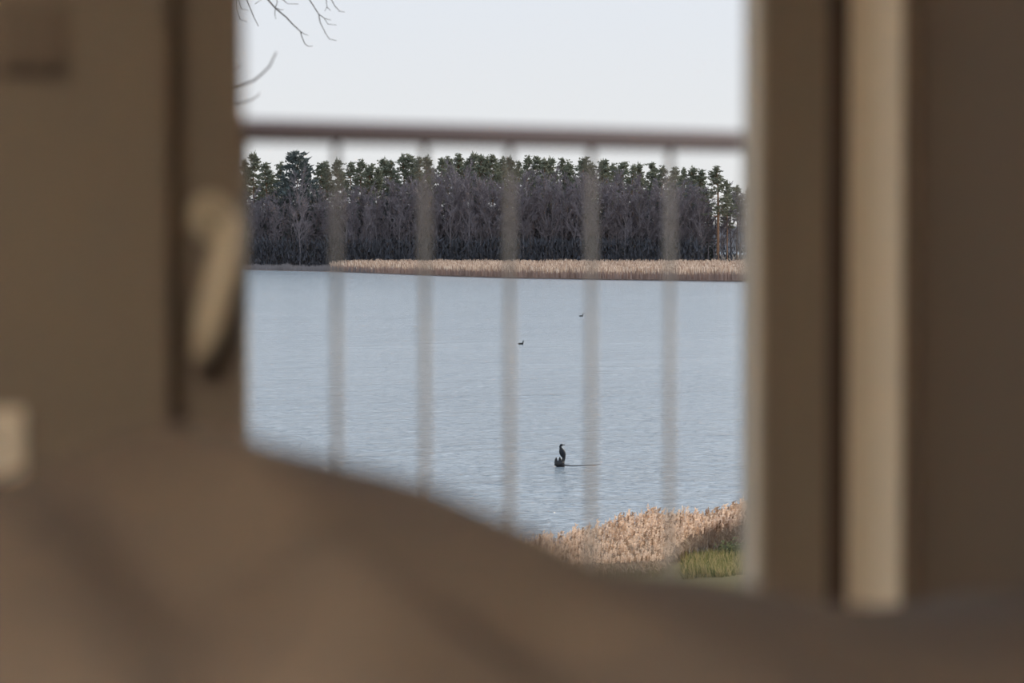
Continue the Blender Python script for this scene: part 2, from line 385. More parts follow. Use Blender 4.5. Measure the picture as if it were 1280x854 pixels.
def duvet_z(x, y):
    base = -0.318
    crest = -interp(RID, x)                                          # the crest along the far side of the bed
    yr = 1.74
    if y > yr: f = math.exp(-((y - yr)/0.12)**2)
    else: f = math.exp(-((yr - y)/0.42)**2)
    z = base + (crest - base)*f
    # a second softer heap nearer to the foot end, and diagonal folds
    z += 0.045*math.exp(-(((x - .62)/.22)**2 + ((y - 1.18)/.22)**2))
    edge = min(1.0, abs(y - yr)/0.15)
    for a_, b_, wd, hh in FOLDS: z += edge*hh*seg_ridge(x, y, a_, b_, wd)
    z += edge*(0.016*fbm(x, y, 4.0, 2.0) + 0.009*fbm(x, y, 9.0, 5.0))
    return z
m = MB(); NX, NY = 150, 124; idx = {}
for i in range(NX + 1):
    for j in range(NY + 1):
        u_ = -0.13 + 1.26*i/NX; v_ = -0.15 + 1.30*j/NY
        x = BX0 + (BX1 - BX0)*u_; y = BY0 + (BY1 - BY0)*v_
        ox = max(0, BX0 - x, x - BX1); oy = max(0, BY0 - y, y - BY1)
        cx = min(max(x, BX0), BX1); cy = min(max(y, BY0), BY1)
        dr = math.hypot(ox, oy)
        z = 9 + duvet_z(cx, cy)
        if dr > 0:
            wv = .5 + .5*math.sin((x + y)*16)
            out = (0.05 + 0.018*wv)*(1 - math.exp(-dr/0.05))
            x2 = cx + (math.copysign(out, x - cx) if ox > 0 else 0); y2 = cy + (math.copysign(out, y - cy) if oy > 0 else 0)
            x2 = min(x2, X1 - .01)
            z -= dr*1.25*(1 - .5*math.exp(-dr/0.05)); x, y = x2, y2
        else: x, y = cx, cy
        idx[i, j] = len(m.v); m.v.append((x, y, z))
for i in range(NX):
    for j in range(NY):
        m.f.append((idx[i, j], idx[i + 1, j], idx[i + 1, j + 1], idx[i, j + 1])); m.m.append(0)
du = m.build('duvet', M_duvet, smooth=True)
sl = du.modifiers.new('thickness', 'SOLIDIFY'); sl.thickness = 0.022; sl.offset = -1
tag(du, 'rumpled brown linen duvet heaped over the bed in front of the door', 'duvet')

# ------------------------------------------------------------------ balcony
m = MB(); m.box(0.2, 4.3, YO, 3.24, FL - .20, FL - .03); struct(m.build('floor_balcony', M_concrete))
RY = 3.10; RT = 9.138
rl = thing('balcony_railing', 'balcony railing with dark maroon handrail and thin taupe balusters', 'railing', (0.3, RY, FL - .03))
zz = FL - .03
prof = [(-.019, -.010), (.019, -.010), (.023, -.006), (.022, 0), (.018, .005), (.010, .009), (0, .010), (-.010, .009), (-.018, .005), (-.022, 0), (-.023, -.006)]
m = MB(); m.rings([[(x_, p[0], RT - .014 + p[1]*1.4 - zz) for p in prof] for x_ in (-.05, 3.95)]); m.build('handrail', M_rail, rl, smooth=False)
m = MB(); m.box(0, 3.9, -.015, .015, .09, .115); m.build('bottom_rail', M_bar, rl, bevel=.002)
m = MB(); m.tube([(0, 0, .10), (0, 0, RT - .018 - zz)], .0044, 8); bm_ = m.mesh('baluster', M_bar, True)
k0 = 1.910 - .3
for i in range(-12, 18):
    x_ = k0 + .1285*i
    if .05 < x_ < 3.88:
        o = link('baluster', bm_, rl); o.location = (x_, 0, 0)
for x_ in (0.0, 3.9):
    m = MB(); m.box(x_ - .02, x_ + .02, -.02, .02, 0, RT - .018 - zz); m.build('post', M_bar, rl, bevel=.003)

# ------------------------------------------------------------------ far forest
def rv(s=1.0): return Vector((R.gauss(0, s), R.gauss(0, s), R.gauss(0, s)))
def pine_mesh(seed, H=28.0, crown0=0.52, spread=3.2, dens=1.0, trunkr=.24):
    R.seed(seed); cr = MB(); tk = MB()
    bend = [Vector((R.uniform(-.5, .5), R.uniform(-.5, .5), 0))*(t_**1.5) for t_ in (0, .25, .5, .75, 1)]
    pts = [Vector((0, 0, H*t_)) + bend[i] for i, t_ in enumerate((0, .25, .5, .75, .97))]
    tk.tube(pts, [trunkr, trunkr*.85, trunkr*.7, trunkr*.5, .05], 6)
    def axis(t_):
        q = min(3.999, t_*4); i = int(q); return pts[i].lerp(pts[i + 1], q - i)
    nl = int(44*dens)
    for i in range(nl):
        t_ = crown0 + (1 - crown0)*((i + R.random())/nl)
        rel = (t_ - crown0)/(1 - crown0)
        ln = spread*(0.55 + 0.6*math.sin(math.pi*min(1, .18 + rel*.80)))*R.uniform(.55, 1.15)*(1.05 - .75*rel)
        a_ = R.uniform(0, 2*math.pi); rise = R.uniform(.05, .55) + .5*rel
        dv = Vector((math.cos(a_), math.sin(a_), rise)).normalized(); p0 = axis(t_ - .02)
        tk.tube([p0, p0 + dv*ln*.5, p0 + dv*ln*.9 + Vector((0, 0, .12*ln))], [.07, .05, .02], 3)
        for c_ in range(R.randint(3, 5)):
            ctr = p0 + dv*ln*R.uniform(.45, 1.05) + rv(.28); s_ = R.uniform(.45, .8)
            for q in range(13):
                d_ = rv(); d_.z = abs(d_.z)*.7 + .1; d_ = d_.normalized()
                st = ctr + Vector((R.gauss(0, .35), R.gauss(0, .35), R.gauss(0, .16)))*s_
                cr.blade(st, st + d_*R.uniform(.5, 1.0)*s_, R.uniform(.38, .66)*s_)
    for q in range(14):
        st = pts[-1] + rv(.22) - Vector((0, 0, .3)); cr.blade(st, st + Vector((R.gauss(0, .25), R.gauss(0, .25), R.uniform(.5, 1.1))), .28)
    return tk.mesh('pine_trunk', M_ppine), cr.mesh('pine_crown', M_needle)
def fir_mesh(seed, H=16.0, rad=2.6, ex=.85, nl=22, big=1.0):
    R.seed(seed); cr = MB(); tk = MB(); tk.tube([(0, 0, 0), (0, 0, H*.5), (0, 0, H*.97)], [.2, .14, .04], 5)
    for i in range(nl):
        rel = i/nl; z = H*(.10 + .88*rel); rr_ = rad*(1 - rel)**ex + .25
        nb_ = int(max(5, int(11*(1 - rel) + 4))*big)
        for k_ in range(nb_):
            a_ = R.uniform(0, 2*math.pi); ln = rr_*R.uniform(.65, 1.15); dv = Vector((math.cos(a_), math.sin(a_), 0)); z1 = z + R.uniform(-.3, .3)
            for q in range(7):
                t_ = R.uniform(.25, 1); st = dv*ln*t_ + Vector((R.gauss(0, .15), R.gauss(0, .15), z1 - .28*ln*t_ + .2*t_*t_))
                cr.blade(st, st + dv*R.uniform(.2, .5) + Vector((R.gauss(0, .3), R.gauss(0, .3), R.uniform(.05, .55))), R.uniform(.3, .55))
    cr.blade((0, 0, H*.9), (0, 0, H*1.02), .3); cr.blade((0, 0, H*.9), (.05, 0, H*1.02), .3)
    return tk.mesh('fir_trunk', M_ppine), cr.mesh('fir_crown', M_fir)
def bare_mesh(seed, H=21.0, spread=3.6):
    R.seed(seed); cr = MB(); tk = MB()
    pts = [Vector((R.gauss(0, .12)*i, R.gauss(0, .12)*i, H*i/5*.86)) for i in range(6)]
    tk.tube(pts, [.22, .18, .15, .11, .07, .03], 5)
    def axis(t_):
        q = min(4.999, t_*5); i = int(q); return pts[i].lerp(pts[i + 1], q - i)
    nl = 26
    for i in range(nl):
        t_ = .22 + .76*(i + R.random())/nl; a_ = R.uniform(0, 2*math.pi)
        ln = spread*R.uniform(.6, 1.1)*(1.0 - .35*t_)*1.25; dv = Vector((math.cos(a_)*.62, math.sin(a_)*.62, R.uniform(.6, 1.2))).normalized(); p0 = axis(t_)
        e1 = p0 + dv*ln*.55; e2 = p0 + dv*ln + Vector((0, 0, .2*ln)); tk.tube([p0, e1, e2], [.075, .05, .02], 3)
        for q in range(9):
            s_ = R.uniform(.25, 1); st = p0.lerp(e2, s_); d2 = (dv + rv(.5) + Vector((0, 0, .4))).normalized(); l2 = R.uniform(.8, 1.9)
            cr.blade(st, st + d2*l2, .10)
            for q2 in range(6):
                s2 = st + d2*l2*R.uniform(.2, 1); d3 = (d2 + rv(.5) + Vector((0, 0, .25))).normalized(); cr.blade(s2, s2 + d3*R.uniform(.5, 1.2), R.uniform(.07, .13))
    return tk.mesh('bare_trunk', M_birch), cr.mesh('bare_crown', M_twig)
PINES = [pine_mesh(11), pine_mesh(12, crown0=.60, spread=2.9), pine_mesh(13, crown0=.5, spread=3.6), pine_mesh(14, crown0=.56, spread=3.0), pine_mesh(15, crown0=.62, spread=3.4)]
FIRS = [fir_mesh(21), fir_mesh(22, rad=2.1), fir_mesh(23, rad=3.0)]
BARES = [bare_mesh(31), bare_mesh(32, spread=4.2), bare_mesh(33, spread=3.0), bare_mesh(34, spread=3.8)]
R.seed(99)
def far_tree(name, meshes, px, D, top_z, label, group, Hn, wide=1.0, z0=.45):
    s_ = (top_z - z0)/Hn
    t_ = thing(name, label, 'tree', lat(px, D, z0), group, R.uniform(0, 6.28))
    for nm, me in zip(('trunk', 'crown'), meshes):
        o = link(nm, me, t_); o.scale = (s_*wide, s_*wide, s_)
    return t_
def z_of(py, D): return 9 + (HORIZ - py)/FPX*D
TOPS = [(150, 196), (166, 200), (182, 193), (198, 199), (214, 195), (230, 201), (246, 196), (262, 192), (277, 197), (291, 200), (305, 196), (318, 189), (334, 201), (352, 200), (400, 200), (408, 199), (422, 197), (440, 200), (452, 197), (461, 203), (472, 206), (480, 196), (488, 198), (505, 190), (515, 191), (525, 193), (534, 193), (551, 195), (560, 193),
        (573, 190), (583, 197), (592, 189), (600, 191), (608, 193), (617, 191), (628, 193), (637, 194), (648, 199), (660, 192), (673, 193), (681, 195), (688, 195), (702, 195), (711, 200), (727, 194), (738, 200), (752, 198), (758, 197), (767, 202), (777, 200), (791, 203), (799, 202), (815, 201), (828, 205), (844, 207), (855, 207), (866, 207), (878, 210)]
PL = 'tall dark green pine rising above bare trees in the far forest'
for i, (px, py) in enumerate(TOPS):
    D = 800 + R.uniform(0, 26); z_ = z_of(py - 1, D)
    near_fir = 330 < px < 356 or 396 < px < 412
    far_tree('pine_tree', PINES[i % 5], px, D, z_, 'tall dark green pine close beside the broad tallest fir' if near_fir else PL, 'pines beside the tallest fir' if near_fir else 'pines in the far forest', 28.3, R.uniform(.9, 1.2))
    if i % 2 == 0:
        D = 812 + R.uniform(0, 22)
        far_tree('pine_tree', PINES[(i + 2) % 5], px + R.uniform(3, 9), D, z_of(py + R.uniform(7, 16), D), 'half-hidden green pine filling the gap between taller pines of the far forest', 'half-hidden pines of the far forest', 28.3, R.uniform(1.0, 1.25))
far_tree('fir_tree', fir_mesh(24, rad=5.6, ex=.42, nl=44, big=2.2), 372, 797, z_of(184, 797), 'broad dark conical fir, the tallest tree of the far forest', None, 16.3, .84)
far_tree('pine_tree', pine_mesh(44, crown0=.50, spread=3.7, dens=1.15, trunkr=.30), 897, 786, z_of(205, 786), 'sunlit open pine with orange trunk standing at the end of the forest', None, 28.3, 1.45)
far_tree('pine_tree', pine_mesh(45, crown0=.45, spread=3.2), 909, 792, z_of(222, 792), 'shorter open pine close beside the sunlit pine', None, 28.3, .95)
for px, py in ((921, 229), (935, 233), (950, 228), (968, 232), (985, 226), (1003, 230), (1022, 222), (1045, 228), (1070, 225)):
    D = 800 + R.uniform(0, 20)
    far_tree('pine_tree', PINES[R.randint(0, 4)], px, D, z_of(py, D), 'low pine in the thin stand past the end of the dense forest', 'low pines past the forest end', 28.3, 1.15)
BT = [(295, 238), (470, 232), (520, 218), (560, 210), (600, 214), (640, 216), (700, 214), (760, 216), (820, 222), (880, 226)]
px = 160
while px < 884:
    for row in range(2):
        D = 784 + row*7 + R.uniform(0, 6); pj = px + R.uniform(-3, 3) + row*6
        py = interp(BT, pj) + R.uniform(-4, 14) + (0 if row else 10)
        if not 355 < pj < 392 or row == 0:
            far_tree('bare_tree', BARES[R.randint(0, 3)], min(pj, 884), D, z_of(py, D), 'bare grey-brown deciduous tree at the edge of the far forest', 'bare trees along the far forest edge', 20.6, R.uniform(.9, 1.15))
    px += 13
far_tree('bare_tree', BARES[1], 375, 781, z_of(216, 781), 'pale bare birch in front of the tallest fir', None, 20.6, .75)
for px, py in ((884, 238), (893, 262), (903, 255), (914, 234), (926, 240), (938, 233), (951, 240), (966, 236), (982, 242), (1000, 236), (1020, 240)):
    D = 792 + R.uniform(0, 12)
    far_tree('bare_tree', BARES[R.randint(0, 3)], px, D, z_of(py, D), 'low bare tree in the thin stand past the end of the dense forest', 'low bare trees past the forest end', 20.6, 1.2)
px = 150
while px < 890:
    D = 800 + R.uniform(0, 22); py = R.uniform(222, 262)
    far_tree('fir_tree', FIRS[R.randint(0, 2)], px, D, z_of(py, D), 'dark fir of middle height within the far forest', 'dark firs inside the far forest', 16.3, R.uniform(.9, 1.15))
    px += 10.5
# undergrowth filling the forest below the crowns
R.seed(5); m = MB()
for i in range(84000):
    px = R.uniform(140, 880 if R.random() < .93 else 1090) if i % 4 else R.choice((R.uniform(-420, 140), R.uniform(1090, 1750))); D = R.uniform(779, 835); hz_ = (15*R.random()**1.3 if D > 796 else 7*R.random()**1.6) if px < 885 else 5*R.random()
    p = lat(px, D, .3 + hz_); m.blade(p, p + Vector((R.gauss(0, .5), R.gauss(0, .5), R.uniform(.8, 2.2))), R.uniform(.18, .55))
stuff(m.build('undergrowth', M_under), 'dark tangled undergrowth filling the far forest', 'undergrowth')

# the woods going on along the shore to both sides
R.seed(4); m = MB()
for i in range(150):
    px = R.uniform(-420, 145) if i < 75 else R.uniform(1075, 1750)
    D = R.uniform(795, 840); H = R.uniform(22, 28.5) if i < 75 else R.uniform(13, 21); r_ = R.uniform(2.2, 3.6); g = R.random() < .5; p = lat(px, D, .4)
    m.tube([p, p + Vector((0, 0, H*.9))], [.22, .05], 4, 2)
    for k in range(230):
        t_ = R.uniform(.5, 1) if g else R.uniform(.15, 1); a_ = R.uniform(0, 6.28); q = r_*math.sqrt(R.random())*(1.15 - .85*t_ if g else .95 - .6*abs(t_ - .55))
        st = p + Vector((q*math.cos(a_), q*math.sin(a_), H*t_ - .5)); m.blade(st, st + Vector((R.gauss(0, .4), R.gauss(0, .4), R.uniform(.4, 1.3))), R.uniform(.3, .7) if g else R.uniform(.12, .3), 0 if g else 1)
stuff(m.build('shore_woods', [M_needle, M_twig, M_ppine]), 'mixed woods continuing along the far shore beyond the forest', 'woods')

# far reed bed on the wetland in front of the forest
R.seed(6); m = MB()
def far_reed_px(px): return interp([(410, 0.0), (450, .35), (520, .8), (580, 1), (5000, 1)], px)
for i in range(52000):
    px = R.uniform(405, 1120); D0 = far_shore_D(px) + .6
    D = D0 + (max(775, D0 + 10) - D0)*R.random()**1.5
    if R.random() > far_reed_px(px): continue
    p = lat(px, D, .2); h = R.uniform(1.4, 2.5) + .35*fbm(px, D, .05); side = RGT + FWD*R.uniform(-.6, .6)
    ln_ = Vector((R.gauss(0, .12), R.gauss(0, .12), 0)); side = side.normalized()
    top = p + Vector((0, 0, h)) + ln_; q = p + (top - p)*.62; wd = R.uniform(.05, .12)
    m.face([p - side*wd, p + side*wd, q + side*wd*.8, q - side*wd*.8], 0)
    m.face([q - side*wd*.8, q + side*wd*.8, top + side*.02 + Vector((0, 0, -.1)), top - side*wd], R.choice((1, 1, 2, 3)))
fr2 = stuff(m.build('far_reeds', [M_farstem, M_farplume, M_farpale, M_farbrown]), 'wide tan reed bed along the far lake shore', 'reeds')
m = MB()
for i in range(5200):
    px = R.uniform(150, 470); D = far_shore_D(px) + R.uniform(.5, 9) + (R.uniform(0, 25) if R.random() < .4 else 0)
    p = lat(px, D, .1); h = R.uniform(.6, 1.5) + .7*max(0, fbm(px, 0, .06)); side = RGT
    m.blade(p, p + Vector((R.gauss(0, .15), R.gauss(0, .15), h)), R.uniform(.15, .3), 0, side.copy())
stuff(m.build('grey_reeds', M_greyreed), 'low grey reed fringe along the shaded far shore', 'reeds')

# ------------------------------------------------------------------ cormorant on its snag, and two swimming birds
def bird_body(m, spine, rings_n=12):
    """spine: (x along the bird's right, z up, half-width, half-depth): one continuous skin"""
    rs = []
    for i, (x, z, a_, b_) in enumerate(spine):
        p = spine[max(0, i - 1)]; q = spine[min(len(spine) - 1, i + 1)]
        t_ = Vector((q[0] - p[0], 0, q[1] - p[1])).normalized(); nn = Vector((-t_.z, 0, t_.x))
        rs.append([Vector((x, 0, z)) + nn*a_*math.cos(w_) + Vector((0, 1, 0))*b_*math.sin(w_) for w_ in [2*math.pi*j/rings_n for j in range(rings_n)]])
    m.rings(rs)
sp = on_water(699.5, 584)
S = 9.0/ (584 - HORIZ)                                # metres per pixel there
def rot_to_view(o, flip=0): o.rotation_euler = (0, 0, -TH + flip)
sn = thing('stump', 'dark jagged tree stump standing in the lake under the cormorant', 'stump', (sp.x, sp.y, 0)); rot_to_view(sn)
def sxz(px, py): return ((px - 699.5)*S, (584 - py)*S)
def limb(name, ptz, rad, dy=0.0, parent=sn, mt=M_snag, n_=8):
    m = MB(); m.tube([(sxz(a_, b_)[0], dy, sxz(a_, b_)[1]) for a_, b_ in ptz], [r_*S for r_ in rad], n_); return m.build(name, mt, parent, smooth=True)
limb('root_mass', [(693.6, 579.5), (697, 580.5), (701, 580), (705.3, 579)], [2.6, 4.2, 4.4, 3.0], 0)
limb('prong', [(695.4, 581), (695.1, 576), (695.4, 572.2)], [2.2, 1.8, .5])
limb('prong', [(700.4, 581), (700.3, 576), (699.8, 571.8)], [2.8, 2.2, .6], .04)
limb('trunk', [(703.2, 587), (703.4, 580), (704.4, 574), (704.6, 571.8)], [3.0, 2.4, 1.7, 1.0], -.02)
limb('trunk', [(701.5, 588), (701.8, 582), (702.2, 578)], [2.2, 2.2, 1.4], .06)
limb('fallen_branch', [(703, 580.3), (716, 581.6), (732, 581.0), (745, 580.6), (751, 579.0)], [.8, .6, .5, .5, .2], -.55)
bo_ = tag(link('cormorant', None), 'black cormorant perched upright on the stump in the lake', 'bird'); 
C.objects.unlink(bo_); bpy.data.objects.remove(bo_)
m = MB()
def px2(px, py, a_, b_): x, z = sxz(px, py); return (x, z, a_*S, b_*S)
bird_body(m, [px2(705.8, 577.0, .4, .9), px2(705.4, 574.8, 1.4, 1.6), px2(704.9, 572.2, 2.3, 2.1), px2(704.1, 569.5, 3.4, 2.8), px2(703.2, 566.5, 3.9, 3.2), px2(702.2, 563.8, 3.5, 2.9), px2(701.4, 561.6, 2.3, 2.0),
              px2(700.9, 560.0, 1.6, 1.4), px2(700.6, 558.6, 1.4, 1.2), px2(700.8, 557.5, 1.4, 1.2), px2(701.6, 556.8, 1.5, 1.2), px2(702.9, 556.6, 1.2, .9), px2(703.8, 556.6, .7, .6)])
cm = m.build('cormorant', M_bird, smooth=True, loc=(sp.x, sp.y, 0)); rot_to_view(cm)
tag(cm, 'black cormorant perched upright on the stump in the lake', 'bird')
m = MB(); a_, b_ = sxz(703.0, 556.6), sxz(706.0, 556.5); m.tube([(a_[0], 0, a_[1]), (b_[0], 0, b_[1]), (b_[0] + .4*S, 0, b_[1] - .5*S)], [.75*S, .6*S, .3*S], 6); m.build('bill', M_bill, cm)
for dy in (-.03, .03):
    m = MB(); p0, p1 = sxz(703.6, 571.5), sxz(704.2, 573.6); m.tube([(p0[0], dy, p0[1]), (p1[0], dy, p1[1] + .01), (p1[0] - .05, dy, p1[1])], [.02, .015, .01], 5); m.build('foot', M_bill, cm)
for dy in (-1, 1):
    m = MB(); pts = [sxz(702.0, 563.6), sxz(703.2, 566.6), sxz(704.4, 570.2), sxz(705.3, 573.8)]
    m.tube([(q[0] + .01, dy*(.075 - .008*i), q[1]) for i, q in enumerate(pts)], [.03, .06, .05, .01], 8, flat=.35); m.build('wing', M_bird, cm, smooth=True)

def duck(px, py, wpx, label):
    p = on_water(px, py); s_ = 9.0/(py - HORIZ)*wpx          # body length in metres
    m = MB()
    bird_body(m, [(-.54*s_, .20*s_, .02*s_, .04*s_), (-.40*s_, .14*s_, .11*s_, .13*s_), (-.15*s_, .10*s_, .20*s_, .21*s_), (.15*s_, .10*s_, .21*s_, .21*s_), (.34*s_, .14*s_, .18*s_, .16*s_), (.42*s_, .27*s_, .11*s_, .10*s_),
                  (.42*s_, .42*s_, .09*s_, .08*s_), (.42*s_, .54*s_, .10*s_, .085*s_), (.46*s_, .62*s_, .10*s_, .08*s_), (.54*s_, .63*s_, .07*s_, .055*s_)])
    o = m.build('duck', M_duck, smooth=True, loc=(p.x, p.y, 0)); rot_to_view(o); tag(o, label, 'bird')
    m = MB(); m.tube([(.53*s_, 0, .625*s_), (.66*s_, 0, .60*s_)], [.045*s_, .025*s_], 6, flat=1.5); m.build('bill', M_bill, o)
    return o
duck(651.0, 430.6, 6.8, 'small dark duck swimming on the lake beyond the cormorant')
duck(726.4, 395.6, 5.0, 'tiny dark duck far out on the lake, close to the far shore reeds')

# ------------------------------------------------------------------ near reeds, grass, shrub
def reed_geo(seed, H=1.45, dark=False):
    R.seed(seed); st, lf, pm = MB(), [], MB()
    lean = Vector((R.uniform(.02, .16), R.gauss(0, .05), 0)); sway = lambda t_: Vector((0, 0, H*t_)) + lean*t_*t_*H
    st.tube([sway(0), sway(.5), sway(.86)], [.006, .005, .003], 3)
    for k_ in range(4):
        t_ = R.uniform(.2, .75); a_ = R.uniform(0, 6.28); d_ = Vector((math.cos(a_), math.sin(a_), 0)); l_ = R.uniform(.28, .45); b_ = MB(); p = sway(t_)
        sd = d_.cross(Vector((0, 0, 1)))*.010
        q = p + d_*l_*.5 + Vector((0, 0, .25*l_ + .06)); e_ = p + d_*l_ + Vector((0, 0, R.uniform(-.15, .12)))
        b_.face([p - sd*.6, p + sd*.6, q + sd, q - sd]); b_.face([q - sd, q + sd, e_]); lf.append(b_)
    # feathery plume drooping to the right
    for k_ in range(15):
        t_ = .80 + .20*k_/14; p = sway(t_); d_ = Vector((R.uniform(-.3, 1.3), R.gauss(0, .55), R.uniform(-.15, 1.1))).normalized()
        pm.blade(p, p + d_*R.uniform(.08, .17)*(1.15 - .5*abs(k_/14 - .4)), R.uniform(.035, .07))
    return st, lf, pm
REEDS = [reed_geo(60 + i) for i in range(8)]
REEDM = [(a_.mesh('stem', M_stem), [q.mesh('leaf', M_rleaf) for q in b_], c_.mesh('plume', M_plume), c_.mesh('plume', M_plumed)) for a_, b_, c_ in REEDS]
R.seed(8)
TOPR = [(560, 684), (640, 668), (665, 664), (700, 661), (740, 655), (757, 650), (775, 645), (800, 641), (816, 637), (835, 648), (860, 648), (880, 650), (900, 645), (925, 639), (960, 636), (1040, 640)]
def reed_place():
    px = R.uniform(600, 985)
    lo = interp([(600, 72.6), (825, 73.0), (855, 78.5), (880, 80.0), (985, 80.5)], px); hi = lo + (9.3 if px < 850 else 4.5)
    return px, lo + (hi - lo)*R.random()
def reed_height(px, D):
    z_top = 9 - (interp(TOPR, px) - HORIZ)/FPX*82.5
    f = 1 - .072*max(0, 81.5 - D)
    return max(.55, z_top*f*(R.uniform(1.0, 1.13) if R.random() < .07 else R.uniform(.78, 1.0)))
cand = []
for i in range(3800):
    px, D = reed_place(); cand.append((D, px, reed_height(px, D)))
cand.sort(key=lambda c_: c_[0])
# the ones that show best: in front of the rest or sticking out on top
seen = [c_ for c_ in cand if 655 < c_[1] < 932]
R.shuffle(seen); ind = seen[:250]; inds = set(id(c_) for c_ in ind)
for D, px, h in ind:
    g = REEDM[R.randint(0, 7)]; s_ = h/1.45; darkp = R.random() < .16
    t_ = thing('reed', 'dry reed with dark brown seed head in the near reed bed' if darkp else 'dry tan reed with feathery plume in the near reed bed', 'reed',
               lat(px, D, bank_z(px, D) - .03), 'dark-headed reeds of the near bed' if darkp else 'tan reeds of the near bed', -TH + R.gauss(0, .35))
    k_ = [link('stem', g[0], t_)] + [link('leaf', q, t_) for q in g[1][:2]] + [link('plume', g[3 if darkp else 2], t_)]
    for o in k_: o.scale = (s_, s_, s_)
m = MB()
for c_ in cand:
    if id(c_) in inds: continue
    D, px, h = c_; st, lf, pm = REEDS[R.randint(0, 7)]; s_ = h/1.45
    mt_ = Matrix.Translation(lat(px, D, bank_z(px, D) - .03)) @ Matrix.Rotation(-TH + R.gauss(0, .35), 4, 'Z') @ Matrix.Scale(s_, 4)
    for src, mi in [(st, 0)] + [(q, 1) for q in lf] + [(pm, R.choice((2, 2, 2, 2, 4, 4, 3)))]:
        k_ = len(m.v); m.v += [tuple(mt_ @ Vector(v)) for v in src.v]; m.f += [tuple(k_ + i for i in f) for f in src.f]; m.m += [mi]*len(src.f)
for i in range(2600):
    px = R.uniform(-500, 520) if i < 1700 else R.uniform(990, 1900); D = shore_D(px) + R.uniform(-6, .5); h = R.uniform(.8, 1.35)
    st, lf, pm = REEDS[R.randint(0, 7)]
    mt_ = Matrix.Translation(lat(px, D, bank_z(px, D) - .03)) @ Matrix.Rotation(-TH + R.gauss(0, .35), 4, 'Z') @ Matrix.Scale(h/1.45, 4)
    for src, mi in [(st, 0)] + [(q, 1) for q in lf[:2]] + [(pm, R.choice((2, 2, 4, 3)))]:
        k_ = len(m.v); m.v += [tuple(mt_ @ Vector(v)) for v in src.v]; m.f += [tuple(k_ + i_ for i_ in f) for f in src.f]; m.m += [mi]*len(src.f)
stuff(m.build('near_reeds', [M_stem, M_rleaf, M_plume, M_plumed, M_plumet]), 'dense tan reed bed along the near lake shore', 'reeds')
m = MB()
for i in range(9000):
    px = R.uniform(852, 1010); D = R.uniform(71.8, 80.2)
    p = lat(px, D, bank_z(px, D) - .02)
    if R.random() > (px - 848)/30: continue
    if D < 74.2 and fbm(p.x, p.y, .7) > -.1: continue
    h = R.uniform(.08, .34); m.blade(p, p + Vector((R.gauss(0, .07), R.gauss(0, .07), h)), R.uniform(.02, .045), R.choice((0, 1, 1, 2)))
stuff(m.build('shore_grass', [M_grass, M_straw, M_dgrass]), 'yellow-green grass patch in front of the reeds', 'grass')
def shrub(px, D, s_, label):
    t_ = thing('shrub', label, 'shrub', lat(px, D, bank_z(px, D) - .03)); m = MB()
    for i in range(5): m.tube([(0, 0, 0), (R.gauss(0, .12)*s_, R.gauss(0, .12)*s_, .4*s_)], [.012, .006], 4)
    m.build('stems', M_bark, t_); m = MB()
    for i in range(420):
        q = Vector((R.gauss(0, .28), R.gauss(0, .28), .35 + R.gauss(0, .16)))*s_; m.blade(q, q + rv(.07), .05)
    m.build('foliage', M_shrub, t_)
shrub(917, 79.6, .72, 'small rounded green shrub between grass and reeds')

# ------------------------------------------------------------------ bare tree beside the house, twigs reaching into view
R.seed(17)
tp = lat(-190, 23, 0); tp.z = bank_z(-190, 23) - .1
bt = thing('shore_tree', 'bare dark tree whose thin hanging twigs show against the sky', 'tree', tp)
loc = lambda v: Vector(v) - tp
t0 = tp + Vector((.1, .1, 4.2)); t1 = tp + Vector((-.1, .2, 7.5)); t2 = tp + Vector((.2, .1, 10.5)); t3 = tp + Vector((.1, .3, 13.0))
m = MB(); m.tube([loc(p) for p in (tp, t0, t1, t2, t3)], [.24, .19, .15, .10, .03], 10); m.build('trunk', M_bark, bt, smooth=True)
def branch(name, pts, r0, r1, n_=6):
    m = MB(); k_ = len(pts); m.tube([loc(p) for p in pts], [r0 + (r1 - r0)*i/(k_ - 1) for i in range(k_)], n_); return m.build(name, M_bark, bt, smooth=True)
DT = 33.0
la = at(270, -150, DT - .5); lb = at(400, -95, DT)
branch('limb', [t1, t1.lerp(la, .4) + Vector((0, 0, .5)), la, lb, at(480, -60, DT + .3)], .10, .012, 8)
def cr(x, y): return (295 + x/6.567, y/6.567)
def twig(ps, r0, r1, D=DT, start=None):
    pts = [at(*cr(*p), D + .12*i) for i, p in enumerate(ps)]
    if start is not None: pts = [start, start.lerp(pts[0], .5) + Vector((0, 0, .05))] + pts
    return branch('twig', pts, r0, r1, 5)
W = 1/113.0                                            # metres per pixel at that distance
twig([(60, -120), (95, 0), (155, 150), (190, 220)], 1.0*W, .45*W, start=la)
twig([(170, -130), (265, 0), (330, 75), (420, 150), (470, 205), (535, 265), (545, 305), (570, 365), (600, 387), (635, 382)], 1.3*W, .35*W, start=la)
twig([(535, 265), (565, 285), (597, 297)], .6*W, .35*W, DT + .6)
twig([(330, 75), (325, 120), (332, 162)], .5*W, .3*W, DT + .3)
twig([(330, 70), (345, 30), (330, -60)], .6*W, .4*W, DT + .3)
twig([(345, 75), (375, 90), (400, 84)], .5*W, .3*W, DT + .3)
twig([(540, -120), (605, 0), (685, 125), (695, 190), (740, 280), (770, 325), (830, 340)], 1.0*W, .35*W, start=lb)
twig([(685, 125), (735, 160), (785, 172)], .6*W, .3*W, DT + .3)
twig([(725, 150), (760, 205), (830, 212)], .45*W, .3*W, DT + .4)
twig([(730, -110), (745, 0), (752, 65), (780, 92)], .8*W, .35*W, start=lb)
twig([(752, 65), (735, 100)], .4*W, .25*W, DT + .3)
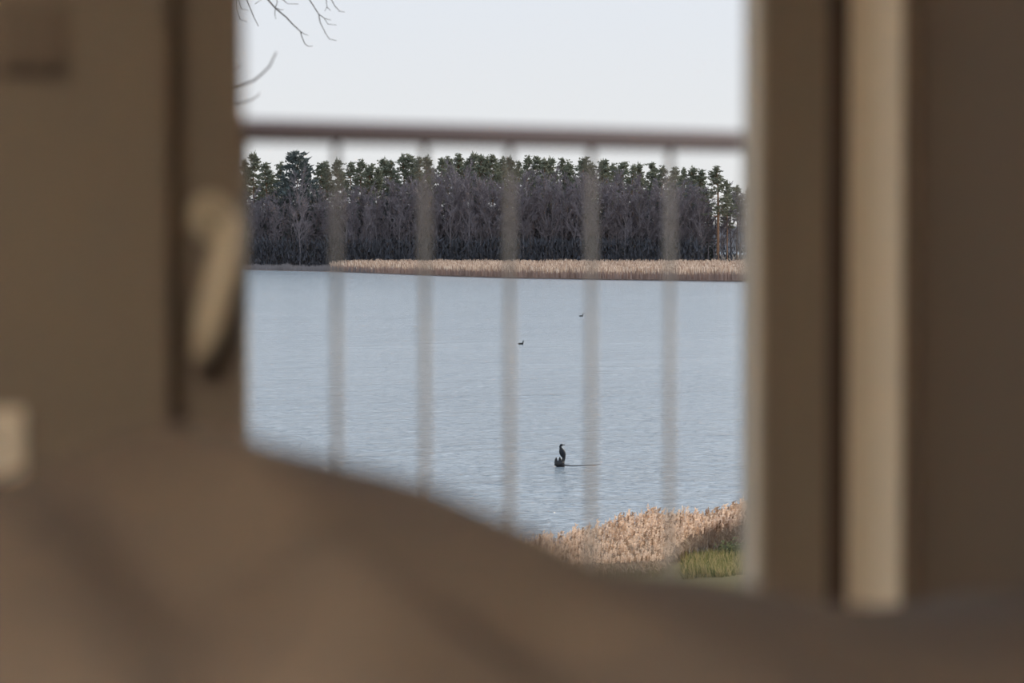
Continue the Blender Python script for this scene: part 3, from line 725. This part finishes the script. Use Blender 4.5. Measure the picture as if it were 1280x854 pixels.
twig([(760, -120), (785, 0), (815, 55), (855, 100), (897, 107)], .8*W, .35*W, start=at(460, -70, DT + .2))
twig([(330, -100), (385, 0), (430, 38), (520, 42)], .7*W, .35*W, start=lb)
twig([(40, -60), (35, 10), (55, 80), (110, 92)], .5*W, .3*W)
twig([(20, 90), (45, 165), (100, 185)], .5*W, .3*W, start=at(295, -40, DT))
twig([(165, 40), (190, 20), (215, 5)], .4*W, .3*W)
def sprays(pts, k_, size, rr_, upto):
    for i in range(k_):
        q = R.uniform(.12, upto)*(len(pts) - 1); j = int(q); p = pts[j].lerp(pts[j + 1], q - j); ax = (pts[j + 1] - pts[j]).normalized()
        d_ = (ax*.7 + rv(.55) + Vector((0, 0, .25))).normalized(); l_ = size*R.uniform(.5, 1.2)
        e1 = p + d_*l_*.5 + Vector((0, 0, .06*l_)); e2 = p + d_*l_ + Vector((0, 0, -.05*l_)); branch('twig', [p, e1, e2], rr_, rr_*.3, 4)
        for u in range(3):
            b_ = p.lerp(e2, R.uniform(.35, .95)); branch('twig', [b_, b_ + (d_ + rv(.6))*l_*.3], rr_*.4, rr_*.2, 4)
DG = 13.5; WG = DG/FPX
gs = at(180, 118, DG + .6)
branch('limb', [t0 + Vector((0, 0, 1.2)), t0.lerp(gs, .5) + Vector((0, 0, .9)), gs], .07, .02, 7)
sprays([t0 + Vector((0, 0, 1.2)), t0.lerp(gs, .5) + Vector((0, 0, .9)), gs], 9, .50, .008, .66)
sprays([t1, t1.lerp(la, .4) + Vector((0, 0, .5)), la + Vector((0, 0, .02))], 12, .8, .010, .80)
def gtwig(ps, r0, r1):
    pts = [at(*cr(*p), DG + .05*i) for i, p in enumerate(ps)]; return branch('twig', [gs] + pts, r0, r1, 6)
gtwig([(-300, 790), (15, 720), (80, 695), (150, 668), (220, 610), (280, 550), (310, 490), (335, 435)], 1.8*WG, .9*WG)
gtwig([(-250, 850), (40, 852), (130, 825), (185, 790), (195, 765)], 1.2*WG, .6*WG)
gtwig([(-300, 700), (-60, 610), (30, 560), (58, 538)], 1.1*WG, .5*WG)
for i in range(26):                                    # the rest of the crown
    t_ = R.uniform(.35, 1); p = t0.lerp(t3, t_); a_ = R.uniform(1.2, 4.4) - TH; l_ = R.uniform(1.5, 3.8)*(1.2 - .6*t_)
    d_ = Vector((-abs(math.cos(a_)), math.sin(a_), R.uniform(.3, .9))).normalized(); e1 = p + d_*l_*.5; e2 = p + d_*l_ + Vector((0, 0, .3))
    branch('limb', [p, e1, e2], .035, .008, 5)
    for q in range(4):
        s_ = p.lerp(e2, R.uniform(.3, .95)); branch('twig', [s_, s_ + (d_ + rv(.4))*.5, s_ + (d_ + rv(.5))*.9], .008, .003, 4)
